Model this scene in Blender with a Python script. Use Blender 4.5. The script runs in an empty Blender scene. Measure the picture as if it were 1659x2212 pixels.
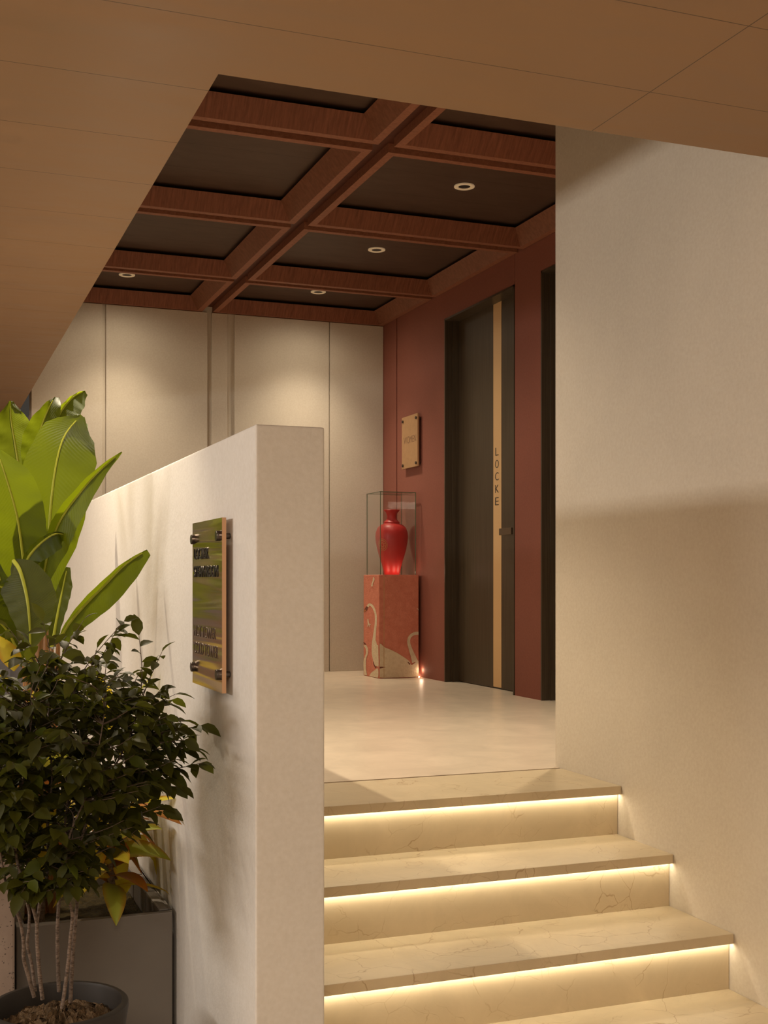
import bpy, bmesh, math, random
from mathutils import Vector, Matrix
random.seed(7)
scene = bpy.context.scene
COL = scene.collection
R = math.radians

# ------------------------------------------------------------------ camera facts
E = 1.465                      # eye height above the lower floor
FPX, CX, HOR = 2620.0, 829.5, 1253.0
YAW = R(20.98)
SY, CY = math.sin(YAW), math.cos(YAW)

def ray(px, py):
    u = (px - CX) / FPX
    return (SY + u * CY, CY - u * SY, (HOR - py) / FPX)

def P(px, py, Y):
    """the point of the place at depth Y that the camera sees at px, py"""
    a = ray(px, py)
    k = Y / a[1]
    return Vector((a[0] * k, Y, E + a[2] * k))

def PX(px, py, X):
    a = ray(px, py)
    k = X / a[0]
    return Vector((X, a[1] * k, E + a[2] * k))

# ------------------------------------------------------------------ object helpers
def tag(o, label=None, cat=None, group=None, kind=None):
    if label: o['label'] = label
    if cat: o['category'] = cat
    if group: o['group'] = group
    if kind: o['kind'] = kind
    return o

def empty(name, loc, label, cat, group=None, kind=None):
    o = bpy.data.objects.new(name, None)
    o.empty_display_size = 0.05
    COL.objects.link(o)
    o.location = loc
    return tag(o, label, cat, group, kind)

class MB:
    def __init__(s):
        s.v = []; s.f = []; s.m = []; s.uv = {}
    def add(s, vs, fs, mi=0):
        b = len(s.v)
        s.v += [tuple(v) for v in vs]
        for f in fs:
            s.f.append(tuple(b + i for i in f)); s.m.append(mi)
        return b
    def box(s, x0, x1, y0, y1, z0, z1, mi=0):
        vs = [(x, y, z) for x in (x0, x1) for y in (y0, y1) for z in (z0, z1)]
        s.add(vs, [(0, 1, 3, 2), (4, 6, 7, 5), (0, 4, 5, 1), (2, 3, 7, 6), (0, 2, 6, 4), (1, 5, 7, 3)], mi)
    def tube(s, pts, rad, n=8, mi=0, cap=True):
        pts = [Vector(p) for p in pts]
        rs = rad if isinstance(rad, (list, tuple)) else [rad] * len(pts)
        vs = []; fs = []
        up = Vector((0, 0, 1))
        t0 = (pts[1] - pts[0]).normalized()
        a = t0.cross(up)
        if a.length < 1e-3: a = t0.cross(Vector((1, 0, 0)))
        a.normalize()
        for i, p in enumerate(pts):
            t = (pts[min(i + 1, len(pts) - 1)] - pts[max(i - 1, 0)]).normalized()
            a = (a - t * a.dot(t)).normalized()
            b = t.cross(a)
            for k in range(n):
                an = 2 * math.pi * k / n
                vs.append(p + (a * math.cos(an) + b * math.sin(an)) * rs[i])
        for i in range(len(pts) - 1):
            for k in range(n):
                k2 = (k + 1) % n
                fs.append((i * n + k, i * n + k2, (i + 1) * n + k2, (i + 1) * n + k))
        if cap:
            fs.append(tuple(range(n - 1, -1, -1)))
            fs.append(tuple((len(pts) - 1) * n + k for k in range(n)))
        s.add(vs, fs, mi)
    def lathe(s, prof, c, n=48, mi=0, close=False):
        vs = []; fs = []
        for r, z in prof:
            for k in range(n):
                an = 2 * math.pi * k / n
                vs.append((c[0] + r * math.cos(an), c[1] + r * math.sin(an), c[2] + z))
        m = len(prof)
        for i in range(m if close else m - 1):
            j = (i + 1) % m
            for k in range(n):
                k2 = (k + 1) % n
                fs.append((i * n + k, i * n + k2, j * n + k2, j * n + k))
        if not close:
            if prof[0][0] > 1e-4: fs.append(tuple(range(n - 1, -1, -1)))
            if prof[-1][0] > 1e-4: fs.append(tuple((m - 1) * n + k for k in range(n)))
        s.add(vs, fs, mi)
    def poly(s, pts, mi=0):
        s.add(pts, [tuple(range(len(pts)))], mi)
    def build(s, name, mats, parent=None, smooth=False, bevel=0, seg=2, loc=None):
        me = bpy.data.meshes.new(name)
        off = Vector((0, 0, 0))
        if parent is not None:
            w = parent; off = Vector((0, 0, 0))
            while w is not None:
                off = off + Vector(w.location); w = w.parent
        elif loc is not None:
            off = Vector(loc)
        vs = [tuple(Vector(v) - off) for v in s.v]
        me.from_pydata(vs, [], s.f)
        if not isinstance(mats, (list, tuple)): mats = [mats]
        for m in mats: me.materials.append(m)
        for p, mi in zip(me.polygons, s.m): p.material_index = mi
        bm = bmesh.new(); bm.from_mesh(me)
        bmesh.ops.remove_doubles(bm, verts=bm.verts, dist=1e-6) if bevel else None
        bmesh.ops.recalc_face_normals(bm, faces=bm.faces) if (bevel or not smooth == 'leaf') else None
        if bevel:
            ed = [e for e in bm.edges if len(e.link_faces) == 2 and e.calc_face_angle(0) > 0.6]
            bmesh.ops.bevel(bm, geom=ed, offset=bevel, segments=seg, profile=0.6, affect='EDGES', clamp_overlap=True)
        bm.to_mesh(me); bm.free()
        if smooth:
            for p in me.polygons: p.use_smooth = True
            if smooth != 'leaf':
                try: me.set_sharp_from_angle(angle=R(40))
                except Exception: pass
        o = bpy.data.objects.new(name, me)
        COL.objects.link(o)
        if parent is not None: o.parent = parent
        else: o.location = off
        return o

def copy_tree(o, parent=None):
    c = o.copy(); COL.objects.link(c)
    if parent is not None: c.parent = parent
    for ch in [x for x in bpy.data.objects if x.parent == o]:
        copy_tree(ch, c)
    return c

# ------------------------------------------------------------------ material helpers
class NT:
    def __init__(s, name):
        s.mat = bpy.data.materials.new(name); s.mat.use_nodes = True
        s.t = s.mat.node_tree; s.n = s.t.nodes; s.n.clear()
        s.out = s.n.new('ShaderNodeOutputMaterial')
    def new(s, ty, **kw):
        nd = s.n.new(ty)
        for k, v in kw.items():
            if k in nd.inputs: nd.inputs[k].default_value = v
            else: setattr(nd, k, v)
        return nd
    def link(s, a, b): s.t.links.new(a, b)
    def coords(s, scale=(1, 1, 1), kind='Object', rot=(0, 0, 0)):
        tc = s.new('ShaderNodeTexCoord'); mp = s.new('ShaderNodeMapping')
        mp.inputs['Scale'].default_value = scale
        mp.inputs['Rotation'].default_value = rot
        s.link(tc.outputs[kind], mp.inputs['Vector']); return mp.outputs['Vector']
    def noise(s, vec, scale, detail=4, rough=0.55, dist=0.0):
        nd = s.new('ShaderNodeTexNoise'); nd.inputs['Scale'].default_value = scale
        nd.inputs['Detail'].default_value = detail; nd.inputs['Roughness'].default_value = rough
        nd.inputs['Distortion'].default_value = dist
        s.link(vec, nd.inputs['Vector']); return nd.outputs['Fac']
    def ramp(s, fac, stops):
        nd = s.new('ShaderNodeValToRGB'); cr = nd.color_ramp
        while len(cr.elements) < len(stops): cr.elements.new(0.5)
        for e, (p, c) in zip(cr.elements, stops):
            e.position = p; e.color = (c[0], c[1], c[2], 1) if len(c) == 3 else c
        s.link(fac, nd.inputs['Fac']); return nd.outputs['Color']
    def mix(s, fac, a, b, blend='MIX'):
        nd = s.new('ShaderNodeMix'); nd.data_type = 'RGBA'; nd.blend_type = blend
        if isinstance(fac, float): nd.inputs['Factor'].default_value = fac
        else: s.link(fac, nd.inputs['Factor'])
        for i, c in ((6, a), (7, b)):
            if isinstance(c, tuple): nd.inputs[i].default_value = (c[0], c[1], c[2], 1)
            else: s.link(c, nd.inputs[i])
        return nd.outputs[2]
    def math(s, op, a, b=None):
        nd = s.new('ShaderNodeMath'); nd.operation = op
        for i, v in ((0, a), (1, b)):
            if v is None: continue
            if isinstance(v, (int, float)): nd.inputs[i].default_value = v
            else: s.link(v, nd.inputs[i])
        return nd.outputs[0]
    def bump(s, h, strength=0.2, dist=0.01):
        nd = s.new('ShaderNodeBump'); nd.inputs['Strength'].default_value = strength
        nd.inputs['Distance'].default_value = dist; s.link(h, nd.inputs['Height']); return nd.outputs['Normal']
    def bsdf(s, color, rough=0.6, metal=0.0, normal=None, spec=0.5, finish=True, coat=0.0):
        b = s.new('ShaderNodeBsdfPrincipled')
        if isinstance(color, tuple): b.inputs['Base Color'].default_value = (color[0], color[1], color[2], 1)
        else: s.link(color, b.inputs['Base Color'])
        if isinstance(rough, float): b.inputs['Roughness'].default_value = rough
        else: s.link(rough, b.inputs['Roughness'])
        b.inputs['Metallic'].default_value = metal
        b.inputs['Specular IOR Level'].default_value = spec
        b.inputs['Coat Weight'].default_value = coat
        if normal is not None: s.link(normal, b.inputs['Normal'])
        if finish: s.link(b.outputs[0], s.out.inputs['Surface'])
        return b

def c255(r, g, b):
    f = lambda x: (x / 255 / 12.92) if x / 255 <= 0.04045 else ((x / 255 + 0.055) / 1.055) ** 2.4
    return (f(r), f(g), f(b))

def mat_plain(name, col, rough=0.5, metal=0.0, spec=0.5, nscale=0, namt=0.0, coat=0.0):
    t = NT(name)
    if nscale:
        v = t.coords(); n = t.noise(v, nscale)
        c = t.ramp(n, [(0.3, tuple(x * (1 - namt) for x in col)), (0.7, tuple(min(1, x * (1 + namt)) for x in col))])
        t.bsdf(c, rough, metal, None, spec, coat=coat)
    else:
        t.bsdf(col, rough, metal, None, spec, coat=coat)
    return t.mat

def mat_plaster(name, col, var=0.05, bump=0.12):
    t = NT(name); v = t.coords()
    n1 = t.noise(v, 1.7, 6, 0.6, 0.4); n2 = t.noise(v, 90, 3, 0.6)
    lo = tuple(x * (1 - var) for x in col); hi = tuple(min(1, x * (1 + var)) for x in col)
    c = t.ramp(n1, [(0.3, lo), (0.7, hi)])
    c = t.mix(0.06, c, t.ramp(n2, [(0.3, (0, 0, 0)), (0.7, (1, 1, 1))]), 'OVERLAY')
    t.bsdf(c, 0.75, 0, t.bump(t.math('ADD', n2, t.math('MULTIPLY', n1, 2.0)), bump, 0.004), 0.3)
    return t.mat

def mat_marble(name, base, rough=0.35, veins=1.0, cloud=0.10):
    t = NT(name); v = t.coords()
    wob = t.new('ShaderNodeTexNoise'); wob.inputs['Scale'].default_value = 3.2; wob.inputs['Detail'].default_value = 5
    t.link(v, wob.inputs['Vector'])
    add = t.new('ShaderNodeVectorMath'); add.operation = 'MULTIPLY_ADD'
    add.inputs[1].default_value = (0.30, 0.30, 0.30)
    t.link(wob.outputs['Color'], add.inputs[0]); t.link(v, add.inputs[2])
    vo = t.new('ShaderNodeTexVoronoi'); vo.feature = 'DISTANCE_TO_EDGE'; vo.inputs['Scale'].default_value = 9.0
    t.link(add.outputs[0], vo.inputs['Vector'])
    mask = t.ramp(t.noise(v, 4.5, 3, 0.6, 0.5), [(0.45, (0, 0, 0)), (0.60, (1, 1, 1))])
    line = t.ramp(vo.outputs['Distance'], [(0.0, (1, 1, 1)), (0.008, (0.45, 0.45, 0.45)), (0.020, (0, 0, 0))])
    vo2 = t.new('ShaderNodeTexVoronoi'); vo2.feature = 'DISTANCE_TO_EDGE'; vo2.inputs['Scale'].default_value = 17
    t.link(add.outputs[0], vo2.inputs['Vector'])
    line2 = t.ramp(vo2.outputs['Distance'], [(0.0, (0.6, 0.6, 0.6)), (0.02, (0, 0, 0))])
    mask2 = t.ramp(t.noise(v, 7.0, 3, 0.6), [(0.55, (0, 0, 0)), (0.70, (1, 1, 1))])
    vm = t.math('ADD', t.math('MULTIPLY', line, mask), t.math('MULTIPLY', line2, mask2))
    cl = t.noise(v, 5, 6, 0.65, 0.8)
    c = t.ramp(cl, [(0.28, tuple(x * (1 - cloud) for x in base)), (0.72, tuple(min(1, x * (1 + cloud)) for x in base))])
    c = t.mix(t.math('MULTIPLY', vm, 0.40 * veins), c, (base[0] * 0.50, base[1] * 0.36, base[2] * 0.22))
    t.bsdf(c, rough, 0, None, 0.5)
    return t.mat

def mat_wood(name, c0, c1, scale, rough=0.5, bump=0.05, coat=0.0):
    t = NT(name); v = t.coords(scale)
    n = t.noise(v, 1.0, 5, 0.65, 0.3); v2 = t.coords(); n2 = t.noise(v2, 2.0, 2)
    c = t.ramp(n, [(0.28, c0), (0.72, c1)])
    c = t.mix(t.math('MULTIPLY', n2, 0.35), c, tuple(0.6 * x for x in c0))
    t.bsdf(c, rough, 0, t.bump(n, bump, 0.003), 0.25, coat=coat)
    return t.mat

def mat_emit(name, col, s):
    t = NT(name); e = t.new('ShaderNodeEmission'); e.inputs['Color'].default_value = (*col, 1)
    e.inputs['Strength'].default_value = s; t.link(e.outputs[0], t.out.inputs['Surface']); return t.mat

def mat_leaf(name, top, under, trans, rough=0.4, vein=0.0, tw=0.35, nvar=0.2, nscale=18, edge=None):
    """two-sided leaf: own colour above and below, light passes through"""
    t = NT(name); v = t.coords(); n = t.noise(v, nscale, 3)
    geo = t.new('ShaderNodeNewGeometry')
    col = t.mix(geo.outputs['Backfacing'], top, under)
    dark = t.mix(1.0, col, tuple([1 - nvar] * 3), 'MULTIPLY')
    col = t.mix(n, dark, col)
    nrm = None
    if vein or edge:
        uv = t.new('ShaderNodeUVMap')
        sep = t.new('ShaderNodeSeparateXYZ'); t.link(uv.outputs[0], sep.inputs[0])
        ab = t.math('ABSOLUTE', sep.outputs[1])
        if vein:
            ph = t.math('ADD', t.math('MULTIPLY', sep.outputs[0], 46.0), t.math('MULTIPLY', ab, 7.0))
            st = t.math('MULTIPLY', t.math('ADD', t.math('SINE', t.math('MULTIPLY', ph, 6.283)), 1.0), 0.5)
            col = t.mix(t.math('MULTIPLY', st, vein), col, tuple(min(1, x * 1.7) for x in top))
            nrm = t.bump(st, 0.25, 0.0015)
        if edge:
            ef = t.ramp(ab, [(0.45, (0, 0, 0)), (1.0, (1, 1, 1))])
            col = t.mix(t.math('MULTIPLY', t.math('MULTIPLY', ef, n), 1.7), col, edge)
    b = t.bsdf(col, rough, 0, nrm, 0.22, finish=False)
    tr = t.new('ShaderNodeBsdfTranslucent'); tr.inputs['Color'].default_value = (*trans, 1)
    mx = t.new('ShaderNodeMixShader'); mx.inputs[0].default_value = tw
    t.link(b.outputs[0], mx.inputs[1]); t.link(tr.outputs[0], mx.inputs[2]); t.link(mx.outputs[0], t.out.inputs['Surface'])
    return t.mat

# ------------------------------------------------------------------ materials
M = {}
CREAM = (0.600, 0.535, 0.440)
M['plaster'] = mat_plaster('plaster_cream', CREAM)
M['parapet'] = mat_plaster('plaster_parapet', (0.62, 0.585, 0.535), 0.05, 0.15)
M['grey_wall'] = mat_plaster('plaster_grey', (0.36, 0.36, 0.38))
M['red'] = mat_plaster('plaster_red', (0.265, 0.093, 0.065), 0.05, 0.05)
M['marble'] = mat_marble('marble_step', (0.580, 0.480, 0.320), 0.38, 2.0)
M['marble_floor'] = mat_marble('marble_floor', (0.68, 0.575, 0.445), 0.30, 0.35, 0.12)
M['lower_floor'] = mat_marble('marble_lower', (0.50, 0.42, 0.32), 0.35, 0.3)
M['wood_a'] = mat_wood('coffer_wood_cross', (0.150, 0.050, 0.026), (0.300, 0.112, 0.060), (95, 9, 9), 0.6)
M['wood_b'] = mat_wood('coffer_wood_fine', (0.175, 0.066, 0.036), (0.285, 0.116, 0.066), (38, 45, 30), 0.62)
M['wood_strip'] = mat_wood('coffer_wood_strip', (0.230, 0.090, 0.050), (0.370, 0.155, 0.092), (50, 60, 60), 0.6)
M['wood_groove'] = mat_wood('groove_wood', (0.075, 0.020, 0.010), (0.105, 0.030, 0.015), (20, 20, 20), 0.5)
M['door_wood'] = mat_wood('door_wood', (0.062, 0.044, 0.027), (0.105, 0.077, 0.048), (70, 110, 2.2), 0.42, 0.04)
M['frame_wood'] = mat_wood('frame_wood', (0.050, 0.035, 0.022), (0.105, 0.078, 0.050), (160, 160, 2.0), 0.38, 0.06)
M['brass'] = mat_plain('brass_satin', (0.78, 0.52, 0.26), 0.5, 0.2)
M['brass_plate'] = mat_plain('brass_plate', (0.50, 0.30, 0.15), 0.5, 0.35, nscale=30, namt=0.06)
def mk_copper():
    t = NT('copper_mirror'); v = t.coords((0.3, 0.7, 12)); n = t.noise(v, 1.0, 2, 0.5, 0.2)
    t.bsdf((0.84, 0.70, 0.57), 0.16, 1.0, t.bump(n, 1.0, 0.05)); return t.mat
M['copper'] = mk_copper()
M['copper_edge'] = mat_plain('copper_edge', (0.55, 0.32, 0.18), 0.45, 0.55)
M['dark_metal'] = mat_plain('dark_metal', (0.10, 0.085, 0.075), 0.28, 0.9)
M['black'] = mat_plain('black_paint', (0.012, 0.010, 0.010), 0.4)
M['etched'] = mat_plain('etched_brown', (0.17, 0.085, 0.045), 0.5)
M['dark_text'] = mat_plain('dark_brown_text', (0.045, 0.020, 0.010), 0.5)
M['handle'] = mat_plain('handle_bronze', (0.16, 0.115, 0.075), 0.4, 0.7)
def mk_ring():
    t = NT('downlight_ring_glow'); b = t.bsdf((0.85, 0.72, 0.50), 0.5)
    b.inputs['Emission Color'].default_value = (1.0, 0.78, 0.50, 1); b.inputs['Emission Strength'].default_value = 0.10; return t.mat  # faint emission put into the trim to brighten it
M['ring'] = mk_ring()
M['led'] = mat_emit('led_strip', (1.0, 0.86, 0.62), 19.0)
M['led_soft'] = mat_emit('led_pedestal', (1.0, 0.66, 0.40), 9.0)
M['planter'] = mat_plain('planter_grey', (0.150, 0.130, 0.110), 0.5, nscale=3, namt=0.10)
M['pot'] = mat_plain('pot_charcoal', (0.036, 0.030, 0.025), 0.55, spec=0.25, nscale=4, namt=0.1)
M['vase'] = mat_plain('vase_red', (0.46, 0.016, 0.014), 0.45, nscale=6, namt=0.08)
M['gold'] = mat_plain('gold_relief', (0.62, 0.34, 0.12), 0.45, 0.5)
M['swan'] = mat_plain('swan_cream', (0.70, 0.55, 0.37), 0.8, nscale=60, namt=0.1)
M['swan_dark'] = mat_plain('swan_brown', (0.17, 0.045, 0.025), 0.8)
M['swan_orange'] = mat_plain('swan_orange', (0.55, 0.20, 0.06), 0.8)
M['gold_line'] = mat_plain('gold_line', (0.55, 0.33, 0.15), 0.5)

def mk_ceiling():
    t = NT('ceiling_boards'); tc = t.new('ShaderNodeTexCoord')
    sep = t.new('ShaderNodeSeparateXYZ'); t.link(tc.outputs['Object'], sep.inputs[0])
    fy = t.math('FRACT', t.math('DIVIDE', t.math('ADD', sep.outputs[1], 20 * 0.3558 - 2.028), 0.3558))
    ly = t.math('LESS_THAN', fy, 0.0075)
    fx = t.math('FRACT', t.math('DIVIDE', t.math('ADD', sep.outputs[0], 5 * 2.4 - 1.568), 2.4))
    lx = t.math('LESS_THAN', fx, 0.0012)
    ln = t.math('MAXIMUM', ly, lx)
    v = t.coords((1.2, 5.5, 1)); n = t.noise(v, 2.2, 6, 0.6, 0.6)
    base = (0.295, 0.176, 0.091)
    c = t.ramp(n, [(0.3, tuple(x * 0.94 for x in base)), (0.72, tuple(x * 1.08 for x in base))])
    c = t.mix(t.math('MULTIPLY', ln, 0.72), c, (0.03, 0.018, 0.010))
    rg = t.ramp(n, [(0.3, (0.42,) * 3), (0.7, (0.58,) * 3)])
    t.bsdf(c, rg, 0, None, 0.35)
    return t.mat
M['ceiling'] = mk_ceiling()

def mk_panel():
    t = NT('coffer_panel'); tc = t.new('ShaderNodeTexCoord')
    sep = t.new('ShaderNodeSeparateXYZ'); t.link(tc.outputs['Object'], sep.inputs[0])
    fy = t.math('FRACT', t.math('DIVIDE', t.math('ADD', sep.outputs[1], 10.0), 0.33))
    ln = t.math('LESS_THAN', fy, 0.012)
    v = t.coords((3, 10, 1)); n = t.noise(v, 2.0, 4)
    c = t.ramp(n, [(0.3, (0.070, 0.040, 0.027)), (0.7, (0.088, 0.052, 0.036))])
    c = t.mix(t.math('MULTIPLY', ln, 0.5), c, (0.015, 0.008, 0.006))
    t.bsdf(c, 0.55, 0, None, 0.25)
    return t.mat
M['panel'] = mk_panel()

def mk_terrazzo():
    t = NT('terrazzo_pink'); v = t.coords()
    vo = t.new('ShaderNodeTexVoronoi'); vo.inputs['Scale'].default_value = 150; t.link(v, vo.inputs['Vector'])
    sp = t.ramp(vo.outputs['Distance'], [(0.20, (1, 1, 1)), (0.30, (0, 0, 0))])
    m = t.ramp(t.noise(v, 60, 2), [(0.46, (0, 0, 0)), (0.56, (1, 1, 1))])
    base = t.ramp(t.noise(v, 12, 4), [(0.3, (0.25, 0.185, 0.148)), (0.7, (0.32, 0.245, 0.20))])
    c = t.mix(t.math('MULTIPLY', sp, m), base, (0.05, 0.035, 0.03))
    t.bsdf(c, 0.55); return t.mat
M['terrazzo'] = mk_terrazzo()

def mk_soil(name, a, b, sc, bump):
    t = NT(name); v = t.coords(); n = t.noise(v, sc, 6, 0.7); n2 = t.noise(v, sc * 4, 3)
    c = t.ramp(n, [(0.3, a), (0.7, b)])
    t.bsdf(c, 0.9, 0, t.bump(t.math('ADD', n, n2), bump, 0.01), 0.2); return t.mat
M['soil'] = mk_soil('soil_bark', (0.060, 0.036, 0.018), (0.26, 0.165, 0.085), 55, 0.9)
M['moss'] = mk_soil('moss_soil', (0.018, 0.015, 0.005), (0.080, 0.054, 0.014), 60, 0.8)

def mk_bark(name, a, b, ring):
    t = NT(name); v = t.coords((30, 30, ring)); n = t.noise(v, 3, 5, 0.7); v2 = t.coords((1, 1, 1.0)); n2 = t.noise(v2, 130, 3)
    c = t.ramp(t.math('ADD', t.math('MULTIPLY', n, 0.6), t.math('MULTIPLY', n2, 0.4)), [(0.36, a), (0.60, b)])
    t.bsdf(c, 0.75, 0, t.bump(n, 0.6, 0.003), 0.25); return t.mat
M['bark'] = mk_bark('bark_shrub', (0.035, 0.023, 0.016), (0.22, 0.16, 0.12), 130)
M['twig'] = mat_plain('twig', (0.10, 0.066, 0.045), 0.7)
M['bark2'] = mk_bark('bark_croton', (0.065, 0.042, 0.026), (0.24, 0.17, 0.11), 90)

def mk_petiole():
    t = NT('banana_stalk'); v = t.coords((160, 160, 3)); n = t.noise(v, 1, 4, 0.7)
    c = t.ramp(n, [(0.3, (0.11, 0.040, 0.010)), (0.7, (0.45, 0.22, 0.06))])
    t.bsdf(c, 0.55, 0, t.bump(n, 0.3, 0.003)); return t.mat
M['stalk'] = mk_petiole()

M['banana'] = mat_leaf('banana_leaf', (0.024, 0.038, 0.002), (0.062, 0.070, 0.026), (0.25, 0.31, 0.006), 0.50, 0.08, 0.34, 0.35, 7)
M['midrib'] = mat_leaf('banana_midrib', (0.50, 0.52, 0.06), (0.50, 0.52, 0.06), (0.6, 0.62, 0.08), 0.4, 0, 0.25)
M['shrub_leaf'] = mat_leaf('shrub_leaf', (0.050, 0.051, 0.005), (0.052, 0.056, 0.014), (0.10, 0.105, 0.005), 0.55, 0, 0.28, 0.45, 12)
M['shrub_leaf_young'] = mat_leaf('shrub_leaf_young', (0.062, 0.078, 0.008), (0.06, 0.07, 0.016), (0.15, 0.165, 0.012), 0.5, 0, 0.35, 0.3, 12)
M['croton_green'] = mat_leaf('croton_green', (0.30, 0.34, 0.04), (0.28, 0.27, 0.06), (0.55, 0.55, 0.05), 0.35, 0.25, 0.35, 0.4, 25, (0.30, 0.10, 0.012))
M['croton_yellow'] = mat_leaf('croton_yellow', (0.62, 0.54, 0.05), (0.54, 0.42, 0.05), (0.85, 0.72, 0.05), 0.35, 0.2, 0.35, 0.35, 25, (0.42, 0.13, 0.012))
M['croton_orange'] = mat_leaf('croton_orange', (0.40, 0.16, 0.018), (0.34, 0.12, 0.02), (0.55, 0.20, 0.02), 0.35, 0.2, 0.30, 0.4, 25, (0.22, 0.04, 0.008))

def mk_coral():
    t = NT('pedestal_coral'); v = t.coords()
    n1 = t.noise(v, 95, 4, 0.65, 0.3)
    c = t.ramp(t.noise(v, 30, 4), [(0.3, (0.62, 0.200, 0.128)), (0.7, (0.72, 0.262, 0.175))])
    t.bsdf(c, 0.72, 0, t.bump(n1, 0.9, 0.006), 0.3); return t.mat
M['coral'] = mk_coral()

def mk_swan():
    t = NT('swan_plaster'); v = t.coords(); n1 = t.noise(v, 95, 4, 0.65, 0.3)
    c = t.ramp(t.noise(v, 40, 3), [(0.3, (0.70, 0.56, 0.38)), (0.7, (0.80, 0.67, 0.48))])
    t.bsdf(c, 0.8, 0, t.bump(n1, 0.8, 0.006), 0.3); return t.mat
M['swan'] = mk_swan()

def mk_glass():
    t = NT('thin_clear_glass')
    tr = t.new('ShaderNodeBsdfTransparent'); tr.inputs['Color'].default_value = (0.99, 0.993, 0.988, 1)
    gl = t.new('ShaderNodeBsdfGlossy'); gl.inputs['Roughness'].default_value = 0.01
    lw = t.new('ShaderNodeLayerWeight'); lw.inputs['Blend'].default_value = 0.5
    fr = t.math('ADD', t.math('MULTIPLY', t.math('POWER', lw.outputs['Facing'], 4.0), 0.6), 0.035)
    mx = t.new('ShaderNodeMixShader')
    t.link(fr, mx.inputs[0]); t.link(tr.outputs[0], mx.inputs[1]); t.link(gl.outputs[0], mx.inputs[2])
    t.link(mx.outputs[0], t.out.inputs['Surface']); return t.mat
M['glass'] = mk_glass()
M['glass_edge'] = mat_plain('glass_edge_green', (0.12, 0.17, 0.10), 0.15, 0.0, 0.8)

# ------------------------------------------------------------------ setting
Z_LAND = E - 0.665
Z_LOW = E + 1.122
Z_COF = E + 1.880
XP0, XP1 = 0.660, 0.813          # low parapet wall
XW = 2.120                        # right plaster wall
XR = 3.210                        # red wall
YB = 8.400                        # back wall
Y_ENDW = 3.820
Y_OPEN = 2.643
X_OPEN = 0.620

def struct(name, mb, mat, **kw):
    o = mb.build(name, mat, **kw); o['kind'] = 'structure'; return o

m = MB(); m.box(-3.0, XP0, -3.0, 10.5, -0.10, 0.0); m.box(XP0, XW, -3.0, 2.475, -0.10, 0.0)
struct('floor', m, M['lower_floor'])
m = MB(); m.box(XP1, 3.42, 3.791, YB + 0.02, Z_LAND - 0.12, Z_LAND)
struct('floor_landing', m, M['marble_floor'])
m = MB(); m.box(XP0, XP1, 2.475, YB - 0.0, 0.0, E + 0.328)
struct('wall_left', m, M['parapet'], bevel=0.006, seg=3)
m = MB(); m.box(XW, 3.42, -3.0, Y_ENDW, 0.0, Z_COF)
struct('wall_right', m, M['plaster'])
# back wall with its proud panels and recessed vertical joints
m = MB(); m.box(0.700, 3.42, YB, YB + 0.15, 0.0, E + 2.15)
struct('wall_back', m, M['plaster'])
for i, (a, b) in enumerate(((0.700, 1.165), (1.188, 1.888), (1.919, 2.031), (2.082, 2.785), (2.793, XR - 0.002))):
    m = MB(); m.box(a, b, YB - 0.020, YB, Z_LAND, Z_COF - 0.004)
    struct('wall_back_panel', m, M['plaster'], bevel=0.003)
# outer lower room (seen past the end of the back wall and in the mirror sign)
m = MB(); m.box(-3.0, 0.70, 10.4, 10.5, 0.0, Z_LOW); struct('wall_back_lower', m, M['grey_wall'])
m = MB(); m.box(-3.1, -3.0, -3.0, 1.3, 0.0, Z_LOW); m.box(-3.1, -3.0, 3.9, 10.5, 0.0, Z_LOW)
m.box(-3.1, -3.0, 1.3, 3.9, 0.0, 1.93); m.box(-3.1, -3.0, 1.3, 3.9, 2.23, Z_LOW)
struct('wall_left_outer', m, M['parapet'])
m = MB(); m.box(-3.1, XW, -3.1, -3.0, 0.0, Z_LOW); struct('wall_front', m, M['plaster'])
m = MB(); m.box(0.70, 0.80, YB + 0.15, 10.5, 0.0, Z_LOW); struct('wall_back_return', m, M['grey_wall'])
# slit frame added in the unseen left wall to house the side light
w = MB()
for y in (1.3, 2.15, 3.0, 3.84): w.box(-3.08, -3.02, y, y + 0.06, 1.93, 2.23)
w.box(-3.08, -3.02, 1.3, 3.9, 1.93, 1.96); w.box(-3.08, -3.02, 1.3, 3.9, 2.20, 2.23)
slit_obj = struct('added_slit_frame', w, M['frame_wood'])
# low ceiling, L-shaped round the stair well
m = MB()
m.box(-3.1, XW + 0.05, -3.1, Y_OPEN, Z_LOW, E + 2.15)
m.box(-3.1, X_OPEN, Y_OPEN, 10.5, Z_LOW, E + 2.15)
struct('ceiling', m, M['ceiling'])
m = MB(); m.box(X_OPEN, 3.42, Y_OPEN, YB + 0.15, E + 2.02, E + 2.15); m.box(X_OPEN, 3.42, Y_OPEN, 3.70, Z_COF, E + 2.02)
struct('ceiling_upper', m, M['panel'])
# red wall: two door openings
m = MB()
D1, D2, DH = (6.268, 7.262), (4.95, 5.945), E + 1.706
m.box(XR, 3.42, D1[1], 8.106, Z_LAND, E + 2.02); m.box(XR, 3.42, 8.124, YB, Z_LAND, E + 2.02)
m.box(XR + 0.012, 3.42, 8.106, 8.124, Z_LAND, E + 2.02)
m.box(XR, 3.42, D2[1], D1[0] - 0.006, Z_LAND, E + 2.02)
m.box(XR + 0.02, 3.42, D1[0] - 0.006, D1[0], Z_LAND, E + 2.02)
m.box(XR, 3.42, Y_ENDW, D2[0], Z_LAND, E + 2.02)
m.box(XR, 3.42, D1[0], D1[1], DH, E + 2.02); m.box(XR, 3.42, D2[0], D2[1], DH, E + 2.02)
struct('wall_right_red', m, M['red'])
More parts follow.
